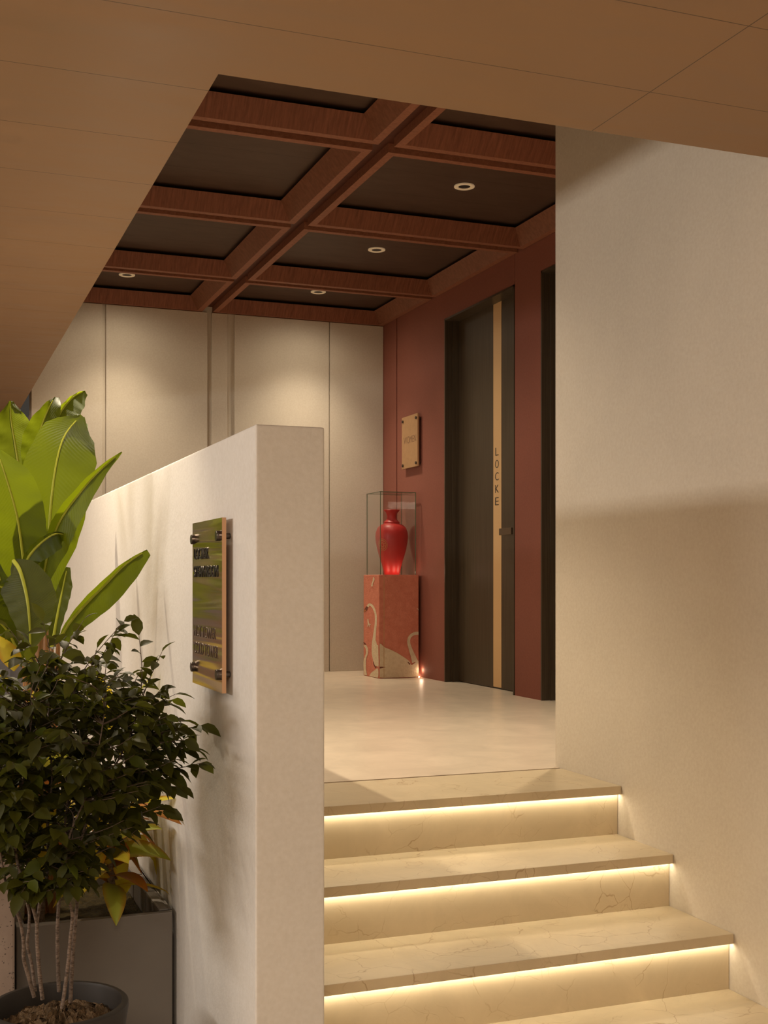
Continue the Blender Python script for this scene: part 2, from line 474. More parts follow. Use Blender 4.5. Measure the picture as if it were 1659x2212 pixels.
# threshold groove between landing and top tread
m = MB(); m.box(XP1, XW + 0.01, 3.776, 3.791, Z_LAND - 0.12, Z_LAND - 0.006)
struct('trim_1', m, M['handle'])

# ------------------------------------------------------------------ text
def text_mesh(name, body, mat, cx_y, cz, X, width, height, parent, depth=0.002, off=0.0, shear=0.0):
    """lettering on a face that looks towards -X; centre at (X, cx_y, cz)"""
    cu = bpy.data.curves.new('t', 'FONT'); cu.body = body; cu.extrude = 0.01; cu.offset = off
    ob = bpy.data.objects.new('t', cu); COL.objects.link(ob)
    dg = bpy.context.evaluated_depsgraph_get(); dg.update()
    me = bpy.data.meshes.new_from_object(ob.evaluated_get(dg))
    COL.objects.unlink(ob); bpy.data.objects.remove(ob)
    xs = [v.co.x for v in me.vertices]; ys = [v.co.y for v in me.vertices]
    x0, x1, y0, y1 = min(xs), max(xs), min(ys), max(ys)
    po = Vector((0, 0, 0)); w = parent
    while w is not None: po = po + Vector(w.location); w = w.parent
    for v in me.vertices:
        a = (v.co.x - (x0 + x1) / 2) / (x1 - x0) * width
        b = (v.co.y - (y0 + y1) / 2) / (y1 - y0) * height
        d = depth if v.co.z > 0 else 0.0
        v.co = Vector((X - d, cx_y - a, cz + b)) - po
    me.materials.clear(); me.materials.append(mat)
    o = bpy.data.objects.new(name, me); COL.objects.link(o); o.parent = parent
    return o

# ------------------------------------------------------------------ doors
def make_door(name, d, full):
    root = bpy.data.objects.new(name, None); COL.objects.link(root)
    root.location = (XR + 0.09, (d[0] + d[1]) / 2, Z_LAND); root['kind'] = 'structure'
    y0, y1 = d
    XL = XR + 0.092
    f = MB()
    for a, b in ((y0, y0 + 0.012), (y1 - 0.012, y1)): f.box(XR - 0.003, XL, a, b, Z_LAND, DH)
    f.box(XR - 0.003, XL, y0, y1, DH - 0.012, DH)
    f.box(XL - 0.045, XL, y1 - 0.024, y1 - 0.012, Z_LAND, DH - 0.012); f.box(XL - 0.045, XL, y0 + 0.012, y0 + 0.024, Z_LAND, DH - 0.012)
    f.build('door_frame', M['frame_wood'], root)
    YS0, YS1 = y0 + 0.353, y0 + 0.461
    l = MB(); l.box(XL, XL + 0.045, y0 + 0.002, YS0 - 0.004, Z_LAND + 0.004, DH - 0.012); l.box(XL, XL + 0.045, YS1 + 0.004, y1 - 0.002, Z_LAND + 0.004, DH - 0.012)
    l.box(XL + 0.004, XL + 0.045, YS0 - 0.004, YS1 + 0.004, Z_LAND + 0.004, DH - 0.012)
    leaf = l.build('door_leaf', M['door_wood'], root)
    s = MB(); s.box(XL - 0.001, XL + 0.006, YS0, YS1, Z_LAND + 0.010, DH - 0.012)
    st = s.build('brass_strip', M['brass'], root); st['label'] = 'tall satin brass strip'
    hy = y0 + 0.177
    h = MB(); h.box(XL - 0.062, XL - 0.048, hy - 0.075, hy + 0.085, E + 0.268, E + 0.308)
    h.box(XL - 0.050, XL, hy - 0.060, hy - 0.040, E + 0.278, E + 0.298)
    h.build('handle', M['handle'], root, bevel=0.002)
    if full:
        cyl = (YS0 + YS1) / 2 + 0.000
        for i, ch in enumerate('LOCKE'):
            zc = E + 0.786 - i * 0.0760
            w = 0.046 if ch != 'L' else 0.040
            text_mesh('letter', ch, M['black'], cyl + 0.003, zc, XL - 0.001, w, 0.048, root, 0.0015, -0.012)
    return root
make_door('door_1', D1, True)
make_door('door_2', D2, False)

# ------------------------------------------------------------------ staircase
RIS, TRD = 0.160, 0.290
st = empty('staircase', (1.466, 3.0, 0.0), 'cream veined marble staircase with glowing light lines under each nosing', 'stairs')
for i in range(5):
    zt = Z_LAND - RIS * i; yf = 3.384 - TRD * i
    yb = 3.776 if i == 0 else yf + TRD + 0.030
    m = MB(); m.box(XP1 + 0.001, XW - 0.001, yf, yb, zt - 0.028, zt)
    m.build('tread', M['marble'], st, bevel=0.002)
    m = MB(); m.box(XP1 + 0.001, XW - 0.002, yf + 0.022, yf + 0.042, zt - RIS, zt - 0.028)
    rs = m.build('riser', M['marble'], st)
    m = MB(); m.box(XP1 + 0.003, XW - 0.004, yf + 0.007, yf + 0.019, zt - 0.0290, zt - 0.0282)
    l = m.build('led_strip', M['led'], rs); l['label'] = 'warm glowing light strip'

# ------------------------------------------------------------------ coffers
def sweep(mb, rect, prof, side, mi=0):
    """profile (inset, z) carried along one side of a rectangle with mitred ends"""
    x0, x1, y0, y1 = rect
    def corner(k, o):
        return [(x0 + o, y0 + o), (x1 - o, y0 + o), (x1 - o, y1 - o), (x0 + o, y1 - o)][k % 4]
    vs = []
    for k in (side, side + 1):
        for o, z in prof:
            c = corner(k, o); vs.append((c[0], c[1], z))
    n = len(prof)
    fs = [(i, (i + 1) % n, n + (i + 1) % n, n + i) for i in range(n)]
    fs += [tuple(range(n - 1, -1, -1)), tuple(range(n, 2 * n))]
    mb.add(vs, fs, mi)

def make_coffer(rect, label):
    x0, x1, y0, y1 = rect
    root = empty('ceiling_coffer', ((x0 + x1) / 2, (y0 + y1) / 2, Z_COF), label, 'ceiling coffer', 'wooden coffers over the landing')
    zb = Z_COF
    p = MB(); p.box(x0 + 0.02, x1 - 0.02, y0 + 0.02, y1 - 0.02, zb + 0.106, zb + 0.120)
    p.build('panel', M['panel'], root)
    for s in range(4):
        wm = M['wood_a'] if s % 2 == 0 else M['wood_b']
        b = MB(); sweep(b, rect, [(0.038, zb), (0.103, zb + 0.084), (0.090, zb + 0.088), (0.030, zb + 0.012)], s)
        b.build('splay_board', wm, root)
        b = MB(); sweep(b, rect, [(0.0, zb), (0.038, zb), (0.036, zb + 0.045), (0.0, zb + 0.045)], s)
        b.build('edge_strip', M['wood_strip'], root)
    return root

rows = [(3.72, 4.900), (4.970, 6.152), (6.220, 7.410), (7.470, 8.396)]
cols = [(0.672, 1.852), (1.926, XR - 0.004)]
rown = ['first from the low ceiling edge', 'second from the low ceiling edge', 'third from the low ceiling edge', 'against the cream back wall']
coln = ['on the parapet side', 'on the red side']
spots = {(0, 0): 1, (3, 0): 1, (0, 1): 1, (1, 1): 1, (2, 1): 1, (3, 1): 1}
for ri, (a, b) in enumerate(rows):
    for ci, (c, d) in enumerate(cols):
        make_coffer((c, d, a, b), 'red-brown wooden ceiling coffer %s, %s' % (coln[ci], rown[ri]))
m = MB()
m.box(cols[0][1], cols[1][0], 3.72, YB - 0.002, Z_COF + 0.040, Z_COF + 0.10)
for k in range(3):
    for c in cols: m.box(c[0], c[1], rows[k][1], rows[k + 1][0], Z_COF + 0.040, Z_COF + 0.10)
struct('ceiling_beams', m, M['wood_groove'])

ZP = Z_COF + 0.106
def downlight(x, y, z, label, group):
    root = empty('downlight', (x, y, z), label, 'downlight', group)
    r = MB(); r.lathe([(0.052, -0.0005), (0.052, -0.006), (0.047, -0.008), (0.031, -0.006), (0.029, -0.0005)], (x, y, z), 40)
    r.build('trim_ring', M['ring'], root, smooth=True)
    c = MB(); c.lathe([(0.0, -0.004), (0.030, -0.004), (0.030, -0.0005)], (x, y, z), 32)
    c.build('lamp_core', M['black'], root)
    return root
CR = [(a + b) / 2 for a, b in rows]; CC = [1.262, 2.566]
nm = {(1, 1): 'round cream-rimmed downlight in the coffer just past the right plaster wall', (2, 1): 'round cream-rimmed downlight in the middle coffer on the red wall side',
      (3, 1): 'round cream-rimmed downlight in the coffer above the glass case', (3, 0): 'round cream-rimmed downlight beside the low ceiling edge, near the back wall'}
for (ri, ci), lab in nm.items():
    downlight(CC[ci], CR[ri] if ri < 3 else 7.955, ZP, lab, 'downlights in the coffers')

# ------------------------------------------------------------------ pedestal
px0, px1, py0, py1 = 2.897, 3.188, 7.650, 7.955
ZT = E + 0.036
ped = empty('display_pedestal', ((px0 + px1) / 2, (py0 + py1) / 2, Z_LAND), 'coral pink pedestal patterned with white swans, standing by the red wall', 'pedestal')
b = MB(); b.box(px0, px1, py0, py1, Z_LAND, ZT); body = b.build('body', M['coral'], ped, bevel=0.006, seg=3)

def smooth_path(pts, n=6, closed=False):
    out = []; N = len(pts)
    rng = range(N if closed else N - 1)
    g = lambda i: Vector(pts[i % N]) if closed else Vector(pts[max(0, min(N - 1, i))])
    for i in rng:
        p0, p1, p2, p3 = g(i - 1), g(i), g(i + 1), g(i + 2)
        for k in range(n):
            t = k / n
            out.append(0.5 * ((2 * p1) + (-p0 + p2) * t + (2 * p0 - 5 * p1 + 4 * p2 - p3) * t * t + (-p0 + 3 * p1 - 3 * p2 + p3) * t ** 3))
    if not closed: out.append(Vector(pts[-1]))
    return out

# swan wallpaper: coordinates in the close-up of the pedestal, laid on its two faces
def zpx(X, Y): return (770 + X / 8.19, 1220 + Y / 8.19)
LAY = [0.0]
def on_left(X, Y):
    a = zpx(X, Y); q = PX(a[0], a[1], px0); q.x = px0 - 0.0008 - LAY[0]
    q.y = max(py0 + 0.004, min(py1 - 0.003, q.y)); q.z = max(Z_LAND + 0.004, min(ZT - 0.006, q.z)); return q
def on_front(X, Y):
    a = zpx(X, Y); q = P(a[0], a[1], py0); q.y = py0 - 0.0008 - LAY[0]
    q.x = max(px0 + 0.004, min(px1 - 0.003, q.x)); q.z = max(Z_LAND + 0.004, min(ZT - 0.006, q.z)); return q
sw = MB()
def ribbon(pts, wid, fn, mi=0):
    LAY[0] += 0.00012
    path = smooth_path([(x, y, 0) for x, y in pts], 6)
    L = len(path); ws = []
    for i in range(L):
        f = i / (L - 1) * (len(wid) - 1); k = min(int(f), len(wid) - 2); ws.append(wid[k] + (wid[k + 1] - wid[k]) * (f - k))
    vs = []
    for i, p in enumerate(path):
        t = (path[min(i + 1, L - 1)] - path[max(i - 1, 0)]); t.normalize()
        n = Vector((-t.y, t.x, 0)) * ws[i] / 2
        vs.append(fn(p.x + n.x, p.y + n.y)); vs.append(fn(p.x - n.x, p.y - n.y))
    sw.add(vs, [(2 * i, 2 * i + 1, 2 * i + 3, 2 * i + 2) for i in range(L - 1)], mi)
def blob(pts, fn, mi=0, n=5):
    LAY[0] += 0.00012
    path = smooth_path([(x, y, 0) for x, y in pts], n, True)
    sw.poly([fn(p.x, p.y) for p in path], mi)
# big swan: head and neck on the narrow face, body over the corner
ribbon([(185, 775), (225, 705), (285, 735), (335, 850), (345, 1000), (325, 1200), (310, 1350)], [34, 42, 40, 34, 34, 44, 60], on_left)
ribbon([(312, 1340), (320, 1430), (330, 1560), (345, 1680), (365, 1790)], [60, 95, 115, 100, 55], on_left)
ribbon([(372, 1420), (378, 1600), (382, 1800)], [30, 26, 22], on_left)
ribbon([(195, 740), (170, 790), (135, 835)], [36, 50, 14], on_left, 1)
ribbon([(165, 800), (132, 835)], [26, 10], on_left, 2)
ribbon([(298, 1712), (318, 1775), (350, 1825)], [6, 16, 26], on_left, 1)
# small swan and the water-lily wing at the foot
ribbon([(150, 1420), (185, 1480), (190, 1560), (165, 1640), (150, 1720), (152, 1840), (165, 1960)], [46, 40, 34, 34, 44, 40, 60], on_left)
ribbon([(128, 1370), (150, 1395), (172, 1418)], [10, 26, 8], on_left, 1)
blob([(232, 1985), (262, 1915), (320, 1870), (384, 1838), (384, 1995), (300, 1995)], on_left)
# flying birds
blob([(305, 215), (325, 260), (295, 330), (290, 380), (265, 372), (285, 300)], on_left)
ribbon([(208, 960), (218, 1040), (262, 1060)], [16, 24, 6], on_left); ribbon([(220, 1040), (195, 1100)], [20, 5], on_left); ribbon([(222, 1045), (240, 1105)], [16, 5], on_left)
# wide face: back of the big swan and the curving neck of another
blob([(392, 1425), (500, 1462), (640, 1520), (760, 1585), (880, 1665), (940, 1715), (960, 1765), (1000, 1760), (1100, 1700), (1100, 1980), (900, 1990), (392, 1992)], on_front, 0, 4)
ribbon([(1100, 1210), (1010, 1222), (940, 1280), (922, 1370), (950, 1480), (990, 1590), (1035, 1720)], [55, 52, 50, 52, 60, 78, 110], on_front)
ribbon([(905, 1720), (945, 1762)], [10, 24], on_front, 1)
ribbon([(392, 1822), (450, 1815), (510, 1812)], [34, 26, 5], on_front, 1)
ribbon([(1070, 765), (1099, 805)], [8, 16], on_front)
# fine gold seams
ribbon([(484, 180), (484, 1000), (484, 1995)], [10, 10, 10], on_front, 3)
ribbon([(404, 180), (404, 1000), (404, 1995)], [7, 7, 7], on_front, 3)
sw.build('swan_pattern', [M['swan'], M['swan_dark'], M['swan_orange'], M['gold_line']], body, smooth='leaf')
# glow strip at the foot, in the gap to the red wall
m = MB(); m.box(px1 + 0.003, px1 + 0.016, py0 + 0.02, py0 + 0.16, Z_LAND + 0.001, Z_LAND + 0.007)
g = m.build('light_strip', M['led_soft'], ped)

# glass case
gx0, gx1, gy0, gy1, gz1 = 2.913, 3.176, 7.672, 7.935, E + 0.601
case = empty('glass_case', ((gx0 + gx1) / 2, (gy0 + gy1) / 2, ZT), 'clear frameless glass display case over the red vase', 'display case')
TK = 0.005
def pane(x0, x1, y0, y1, z0, z1, thin):
    m = MB(); m.box(x0, x1, y0, y1, z0, z1)
    # the broad faces are clear, the cut edges green
    o = m.build('pane', [M['glass'], M['glass_edge']], case)
    for p in o.data.polygons:
        n = p.normal
        p.material_index = 0 if abs(n[thin]) > 0.9 else 1
pane(gx0, gx0 + TK, gy0, gy1, ZT, gz1, 0); pane(gx1 - TK, gx1, gy0, gy1, ZT, gz1, 0)
pane(gx0 + TK, gx1 - TK, gy0, gy0 + TK, ZT, gz1, 1); pane(gx0 + TK, gx1 - TK, gy1 - TK, gy1, ZT, gz1, 1)
pane(gx0 + TK, gx1 - TK, gy0 + TK, gy1 - TK, gz1 - TK, gz1, 2)

# vase
vx, vy = 3.048, 7.800
vase = empty('vase', (vx, vy, ZT), 'red baluster vase with gold medallion inside the glass case', 'vase')
prof = [(0.0, 0.0), (0.050, 0.0), (0.054, 0.004), (0.058, 0.03), (0.070, 0.075), (0.086, 0.125), (0.100, 0.175), (0.110, 0.225), (0.1135, 0.262), (0.110, 0.295),
        (0.098, 0.325), (0.078, 0.344), (0.056, 0.352), (0.053, 0.356), (0.056, 0.360), (0.054, 0.365), (0.044, 0.372), (0.036, 0.384), (0.033, 0.398), (0.034, 0.412), (0.042, 0.430), (0.054, 0.442), (0.056, 0.446), (0.054, 0.448),
        (0.044, 0.440), (0.032, 0.420), (0.029, 0.400), (0.029, 0.380), (0.0, 0.370)]
m = MB(); m.lathe(prof, (vx, vy, ZT), 64); vb = m.build('vase_body', M['vase'], vase, smooth=True)
m = MB()
def on_vase(an, z):
    for (r0, z0), (r1, z1) in zip(prof[1:10], prof[2:11]):
        if z0 <= z <= z1:
            r = r0 + (r1 - r0) * (z - z0) / (z1 - z0); break
    else: r = 0.11
    return Vector((vx + (r + 0.0008) * math.cos(an), vy + (r + 0.0008) * math.sin(an), ZT + z))
a0 = R(212)
for rr, ph, cnt in ((0.040, 0, 1), (0.031, 0, 1), (0.012, 0, 1)):
    pts = [on_vase(a0 + rr * math.cos(q) / 0.11, 0.205 + rr * math.sin(q)) for q in [2 * math.pi * k / 32 for k in range(33)]]
    m.tube(pts, 0.0011, 5)
for k in range(8):
    q0 = 2 * math.pi * k / 8
    pts = [on_vase(a0 + (0.0215 * math.cos(q0) + 0.0085 * math.cos(q)) / 0.11, 0.205 + 0.0215 * math.sin(q0) + 0.0085 * math.sin(q)) for q in [2 * math.pi * j / 12 for j in range(13)]]
    m.tube(pts, 0.0009, 5)
md = m.build('medallion', M['gold'], vase, smooth=True); md['label'] = 'round gold relief medallion'

# ------------------------------------------------------------------ signs
sg = empty('sign_plate', (3.196, 7.87, E + 0.97), 'brass sign reading WOMEN on the red wall above the glass case', 'sign')
m = MB(); m.box(3.180, 3.193, 7.653, 7.942, E + 0.780, E + 1.142); m.build('plate', M['brass_plate'], sg, bevel=0.001)
for y in (7.676, 7.918):
    for z in (E + 0.803, E + 1.112):
        m = MB(); m.tube([(3.209, y, z), (3.172, y, z)], 0.010, 16); m.build('screw', M['dark_metal'], sg, bevel=0.001)
text_mesh('lettering', 'WOMEN', M['etched'], 7.792, E + 0.975, 3.180, 0.226, 0.048, sg, 0.0006, -0.012)

sp = empty('sign_plate', (0.645, 2.83, E - 0.055), 'mirror-polished copper sign with four bolts on the parapet face', 'sign')
m = MB(); m.box(0.635, 0.6446, 2.671, 2.985, E - 0.2545, E + 0.1405)
o = m.build('plate', [M['copper'], M['copper_edge']], sp)
for p in o.data.polygons:
    p.material_index = 0 if p.normal.x < -0.9 else 1
for y in (2.695, 2.962):
    for z in (E - 0.214, E + 0.100):
        m = MB(); m.tube([(0.659, y, z), (0.634, y, z)], 0.007, 16); m.tube([(0.636, y, z), (0.626, y, z)], 0.0120, 24)
        m.build('standoff_bolt', M['dark_metal'], sp, bevel=0.0012)
def line(txt, xl, xr, yt, yb, mat, dep, off):
    # xl..xr along the plate and top/bottom at the left end, in picture pixels of the sign
    a = PX(xl, yt, 0.635); b = PX(xr, yt, 0.635); c = PX(xl, yb, 0.635)
    text_mesh('lettering', txt, mat, (a.y + b.y) / 2, (a.z + c.z) / 2, 0.635, abs(a.y - b.y), abs(a.z - c.z), sp, dep, off)
line('LOCKER', 420, 450, 1186, 1208, M['black'], 0.0018, 0.0)
line('STEAM ROOM', 419.5, 471, 1223, 1247, M['black'], 0.0018, 0.0)
line('HOT TOWER', 420, 466, 1350, 1373, M['dark_text'], 0.0008, -0.004)
line('COLD TOWER', 420, 471, 1386, 1410, M['dark_text'], 0.0008, -0.004)

# ------------------------------------------------------------------ planter and plinth
tz = empty('terrazzo_plinth', (0.0, 3.45, 0.0), 'speckled pinkish terrazzo plinth at the edge of the grey planter', 'plinth')
m = MB(); m.box(-0.42, 0.226, 3.19, 3.62, 0.0, E - 0.545); m.build('block', M['terrazzo'], tz, bevel=0.006)
plx0, plx1, ply0, ply1, plz = 0.238, 0.648, 3.305, 3.985, E - 0.9075
pl = empty('planter_box', ((plx0 + plx1) / 2, (ply0 + ply1) / 2, 0.0), 'grey rectangular planter against the parapet, holding banana and croton plants', 'planter')
t = 0.022
m = MB()
m.box(plx0, plx1, ply0, ply0 + t, 0, plz); m.box(plx0, plx1, ply1 - t, ply1, 0, plz)
m.box(plx0, plx0 + t, ply0 + t, ply1 - t, 0, plz); m.box(plx1 - t, plx1, ply0 + t, ply1 - t, 0, plz); m.box(plx0 + t, plx1 - t, ply0 + t, ply1 - t, 0.0, 0.30)
m.build('box_walls', M['planter'], pl, bevel=0.003)
for k in range(3):
    ya = ply0 + t + k * 0.212
    m = MB(); m.box(plx1 - t - 0.012, plx1 - 0.006, ya + 0.002, ya + 0.206, plz - 0.075, plz + 0.004)
    m.build('inner_kerb', M['planter'], pl, bevel=0.006)
m = MB()
nx, ny = 16, 24
zs = plz - 0.075
grid = [[(plx0 + t + (plx1 - plx0 - 2 * t) * i / nx, ply0 + t + (ply1 - ply0 - 2 * t) * j / ny, zs + random.uniform(-0.006, 0.008)) for j in range(ny + 1)] for i in range(nx + 1)]
m.add([v for r_ in grid for v in r_], [(i * (ny + 1) + j, (i + 1) * (ny + 1) + j, (i + 1) * (ny + 1) + j + 1, i * (ny + 1) + j + 1) for i in range(nx) for j in range(ny)])
m.build('soil', M['moss'], pl, smooth=True)

# ------------------------------------------------------------------ leaves
FWD = Vector((SY, CY, 0)); RGT = Vector((CY, -SY, 0)); UP = Vector((0, 0, 1))

def blade(mb, uvs, mid, wl, wr, side, nrm, fold_l=0.0, fold_r=0.0, nc=3, ripple=0.0, mi=0, curl=0.0):
    """leaf blade: midrib points, half widths, side vectors; folds bend each half about the midrib"""
    L = len(mid); b0 = len(mb.v); row = 2 * nc + 1
    vs = []; uv = []
    for i, p in enumerate(mid):
        s, n = side[i], nrm[i]
        for k in range(-nc, nc + 1):
            f = k / nc
            w = wl[i] if k < 0 else wr[i]
            a = fold_l if k < 0 else fold_r
            a2 = a + curl * abs(f)
            q = p + s * (f * w * math.cos(a2)) + n * (abs(f) * w * math.sin(a2))
            if ripple: q = q + n * (ripple * abs(f) * math.sin(i * 1.9 + k * 0.7 + w * 40))
            vs.append(q); uv.append((i / (L - 1), f))
    fs = []
    for i in range(L - 1):
        for k in range(2 * nc):
            a = i * row + k
            fs.append((a, a + 1, a + row + 1, a + row))
    mb.add(vs, fs, mi)
    for j, c in enumerate(uv): uvs[b0 + j] = c

def build_leaves(name, mb, uvs, mats, parent):
    o = mb.build(name, mats, parent, smooth='leaf')
    me = o.data
    ul = me.uv_layers.new(name='UVMap')
    for lp in me.loops:
        ul.data[lp.index].uv = uvs.get(lp.vertex_index, (0, 0))
    return o

# ---- banana plant
ban = empty('banana_plant', (0.36, 3.78, zs), 'young banana plant with broad bright green leaves in the grey planter', 'plant')
def interp(vals, n):
    out = []
    for i in range(n):
        f = i / (n - 1) * (len(vals) - 1); k = min(int(f), len(vals) - 2); f -= k
        f2 = f
        out.append(vals[k] + (vals[k + 1] - vals[k]) * f2)
    return out

def banana_leaf(pts, wl, wr, fl=0.1, fr=0.1, curl=0.0, rip=0.004, face=1.0, tilt=0.0, torn=0):
    """pts: midrib (px, py, depth Y); wl / wr: half widths in pixels at that depth"""
    n = 22
    ctrl = [P(a, b, c) for a, b, c in pts]
    path = smooth_path(ctrl, 8)
    # even resample
    d = [0]
    for a, b in zip(path, path[1:]): d.append(d[-1] + (b - a).length)
    mid = []
    for i in range(n):
        s = d[-1] * i / (n - 1); k = max(j for j in range(len(d)) if d[j] <= s + 1e-9); k = min(k, len(path) - 2)
        f = (s - d[k]) / max(1e-9, d[k + 1] - d[k]); mid.append(path[k].lerp(path[k + 1], f))
    side = []; nrm = []; sc = []
    for i in range(n):
        t_ = (mid[min(i + 1, n - 1)] - mid[max(i - 1, 0)]).normalized()
        toward = (-FWD).copy()
        toward = (toward - t_ * toward.dot(t_)).normalized()
        s_ = t_.cross(toward).normalized()          # to the right of travel as seen from the front
        if tilt:
            q = Matrix.Rotation(tilt, 3, t_); s_ = q @ s_; toward = q @ toward
        side.append(s_); nrm.append(toward * face)
        sc.append((mid[i].x * SY + mid[i].y * CY) / FPX)
    W0 = [a * s for a, s in zip(interp(wl, n), sc)]; W1 = [a * s for a, s in zip(interp(wr, n), sc)]
    mb = MB(); uvs = {}
    blade(mb, uvs, mid, W0, W1, side, nrm, fl, fr, 5, rip, 0, curl)
    lf = build_leaves('leaf', mb, uvs, M['banana'], ban)
    r = MB(); r.tube([m_ - nn * 0.0005 for m_, nn in zip(mid[:-1], nrm)], [0.0052 * (1 - 0.75 * i / n) + 0.0008 for i in range(n - 1)], 8)
    mr = r.build('midrib', M['midrib'], lf, smooth=True)
    return mid

# big central leaf, facing out
banana_leaf([(98, 1300, 3.74), (104, 1190, 3.72), (110, 1090, 3.70), (122, 1000, 3.70), (140, 940, 3.72), (176, 897, 3.76)],
            [20, 36, 46, 62, 72, 64, 48, 6], [14, 34, 62, 78, 84, 88, 66, 8], 0.18, 0.10)
# left lower leaf
banana_leaf([(66, 1330, 3.66), (52, 1220, 3.62), (38, 1120, 3.58), (16, 1040, 3.56), (-6, 975, 3.56)],
            [16, 40, 58, 66, 60, 44, 8], [18, 36, 50, 60, 66, 60, 10], 0.12, 0.16)
# upper leaves behind
banana_leaf([(56, 1130, 3.98), (44, 1030, 4.00), (33, 960, 4.02), (24, 905, 4.04), (23, 866, 4.06)],
            [30, 42, 50, 52, 46, 34, 4], [30, 46, 60, 58, 50, 36, 4], 0.10, 0.12)
banana_leaf([(74, 1060, 3.92), (80, 990, 3.93), (88, 930, 3.94), (104, 886, 3.95), (119, 858, 3.97)],
            [16, 24, 34, 36, 28, 16, 2], [16, 26, 36, 42, 44, 36, 12], 0.2, 0.5)
banana_leaf([(108, 960, 4.10), (124, 905, 4.12), (142, 875, 4.13), (162, 855, 4.14), (184, 845, 4.15)],
            [6, 8, 10, 8, 5, 2], [20, 34, 40, 40, 34, 10], 0.8, 0.15)
# slim folded leaf, lit upper half and grey-green under half
banana_leaf([(92, 1260, 3.62), (104, 1195, 3.56), (130, 1125, 3.50), (172, 1066, 3.45), (214, 1018, 3.42), (263, 976, 3.40)],
            [8, 14, 18, 20, 16, 10, 2], [14, 34, 52, 52, 40, 22, 2], 0.9, 0.45)
# small curled leaf
banana_leaf([(46, 1240, 3.52), (64, 1200, 3.50), (92, 1170, 3.49), (120, 1153, 3.48), (142, 1156, 3.50)],
            [6, 10, 12, 10, 6, 2], [10, 24, 36, 42, 38, 10], 0.6, 0.35)
# long leaf leaning out to the parapet
banana_leaf([(126, 1385, 3.66), (150, 1345, 3.66), (184, 1306, 3.65), (226, 1264, 3.62), (270, 1220, 3.60), (318, 1188, 3.58)],
            [4, 8, 12, 13, 10, 6, 2], [20, 32, 40, 46, 44, 38, 14], 0.7, 0.15)
# front hanging leaf
banana_leaf([(30, 1212, 3.50), (44, 1235, 3.46), (58, 1290, 3.43), (64, 1345, 3.42), (66, 1402, 3.43)],
            [8, 40, 58, 50, 42, 26, 6], [6, 38, 56, 62, 50, 36, 8], 0.15, 0.25, tilt=math.pi)
# low leaves at the side
banana_leaf([(56, 1440, 3.58), (36, 1400, 3.54), (14, 1360, 3.50), (-18, 1330, 3.48)], [8, 22, 34, 30, 6], [8, 20, 28, 22, 4], 0.2, 0.2)
banana_leaf([(40, 1320, 3.52), (26, 1290, 3.50), (8, 1270, 3.49), (-20, 1262, 3.49)], [8, 24, 36, 34, 8], [8, 18, 22, 18, 4], 0.2, 0.3)
banana_leaf([(112, 1400, 3.80), (124, 1330, 3.84), (136, 1270, 3.88), (146, 1225, 3.90)], [8, 16, 22, 18, 4], [8, 14, 20, 22, 6], 0.2, 0.2)
banana_leaf([(72, 1440, 3.62), (44, 1370, 3.58), (14, 1290, 3.55), (-14, 1210, 3.54)], [10, 36, 44, 10], [8, 26, 30, 8], 0.2, 0.2)
banana_leaf([(120, 1190, 4.10), (140, 1090, 4.20), (160, 1010, 4.28), (178, 950, 4.33), (186, 915, 4.36)],  # hidden back leaf added to throw shadow streaks on the parapet
            [10, 20, 24, 20, 4], [8, 14, 20, 18, 4], 0.2, 0.2)
banana_leaf([(110, 1230, 4.05), (128, 1150, 4.16), (146, 1080, 4.26), (150, 1020, 4.36)], [8, 18, 20, 4], [8, 14, 16, 4], 0.2, 0.2)  # second hidden leaf, added for its shadow on the parapet
# stalks
base = Vector((0.335, 3.72, zs))
for k, (a, b, Y) in enumerate(((98, 1300, 3.74), (66, 1330, 3.66), (56, 1130, 3.98), (74, 1060, 3.92), (92, 1260, 3.62), (126, 1385, 3.66), (46, 1240, 3.52), (56, 1440, 3.58), (112, 1400, 3.80), (108, 960, 4.10))):
    e = P(a, b, Y); bb = base + Vector((0.028 * math.cos(k * 2.4), 0.028 * math.sin(k * 2.4), -0.02))
    mid_ = bb.lerp(e, 0.5) + Vector((0, 0, 0.03))
    top_ = bb.lerp(e, 0.8) + Vector((0, 0, 0.02))
    m = MB(); m.tube([bb, bb.lerp(mid_, 0.5), mid_, top_, e], [0.019, 0.017, 0.013, 0.009, 0.006], 10)
    m.build('stalk', M['stalk'], ban, smooth=True)

# ---- croton plants
def lance(mb, uvs, base, d, ln, wid, droop, mi, rng, nl=9):
    """one pointed leaf arching from base along d"""
    d = d.normalized(); pts = [base.copy()]; v = d.copy(); st_ = ln / (nl - 1)
    for i in range(nl - 1):
        v = (v + Vector((0, 0, -droop / nl))).normalized(); pts.append(pts[-1] + v * st_)
    side = []; nrm = []
    hz = d.cross(UP)
    if hz.length < 0.05: hz = Vector((1, 0, 0))
    hz.normalize(); hz = Matrix.Rotation(rng.uniform(-0.5, 0.5), 3, d) @ hz
    for i in range(nl):
        t_ = (pts[min(i + 1, nl - 1)] - pts[max(i - 1, 0)]).normalized()
        s_ = (hz - t_ * hz.dot(t_)).normalized(); side.append(s_); nrm.append(s_.cross(t_).normalized())
    w = [wid * max(0.0, math.sin(math.pi * min(1, (i / (nl - 1)) ** 0.80))) ** 0.85 for i in range(nl)]
    w[0] = 0.0015; w[-1] = 0.0006
    for i, q in enumerate(pts):
        if q.x > XP0 - 0.004 - w[i] * 0.3: q.x = XP0 - 0.004 - w[i] * 0.3
    blade(mb, uvs, pts, w, w, side, nrm, 0.25, 0.25, 2, 0, mi)

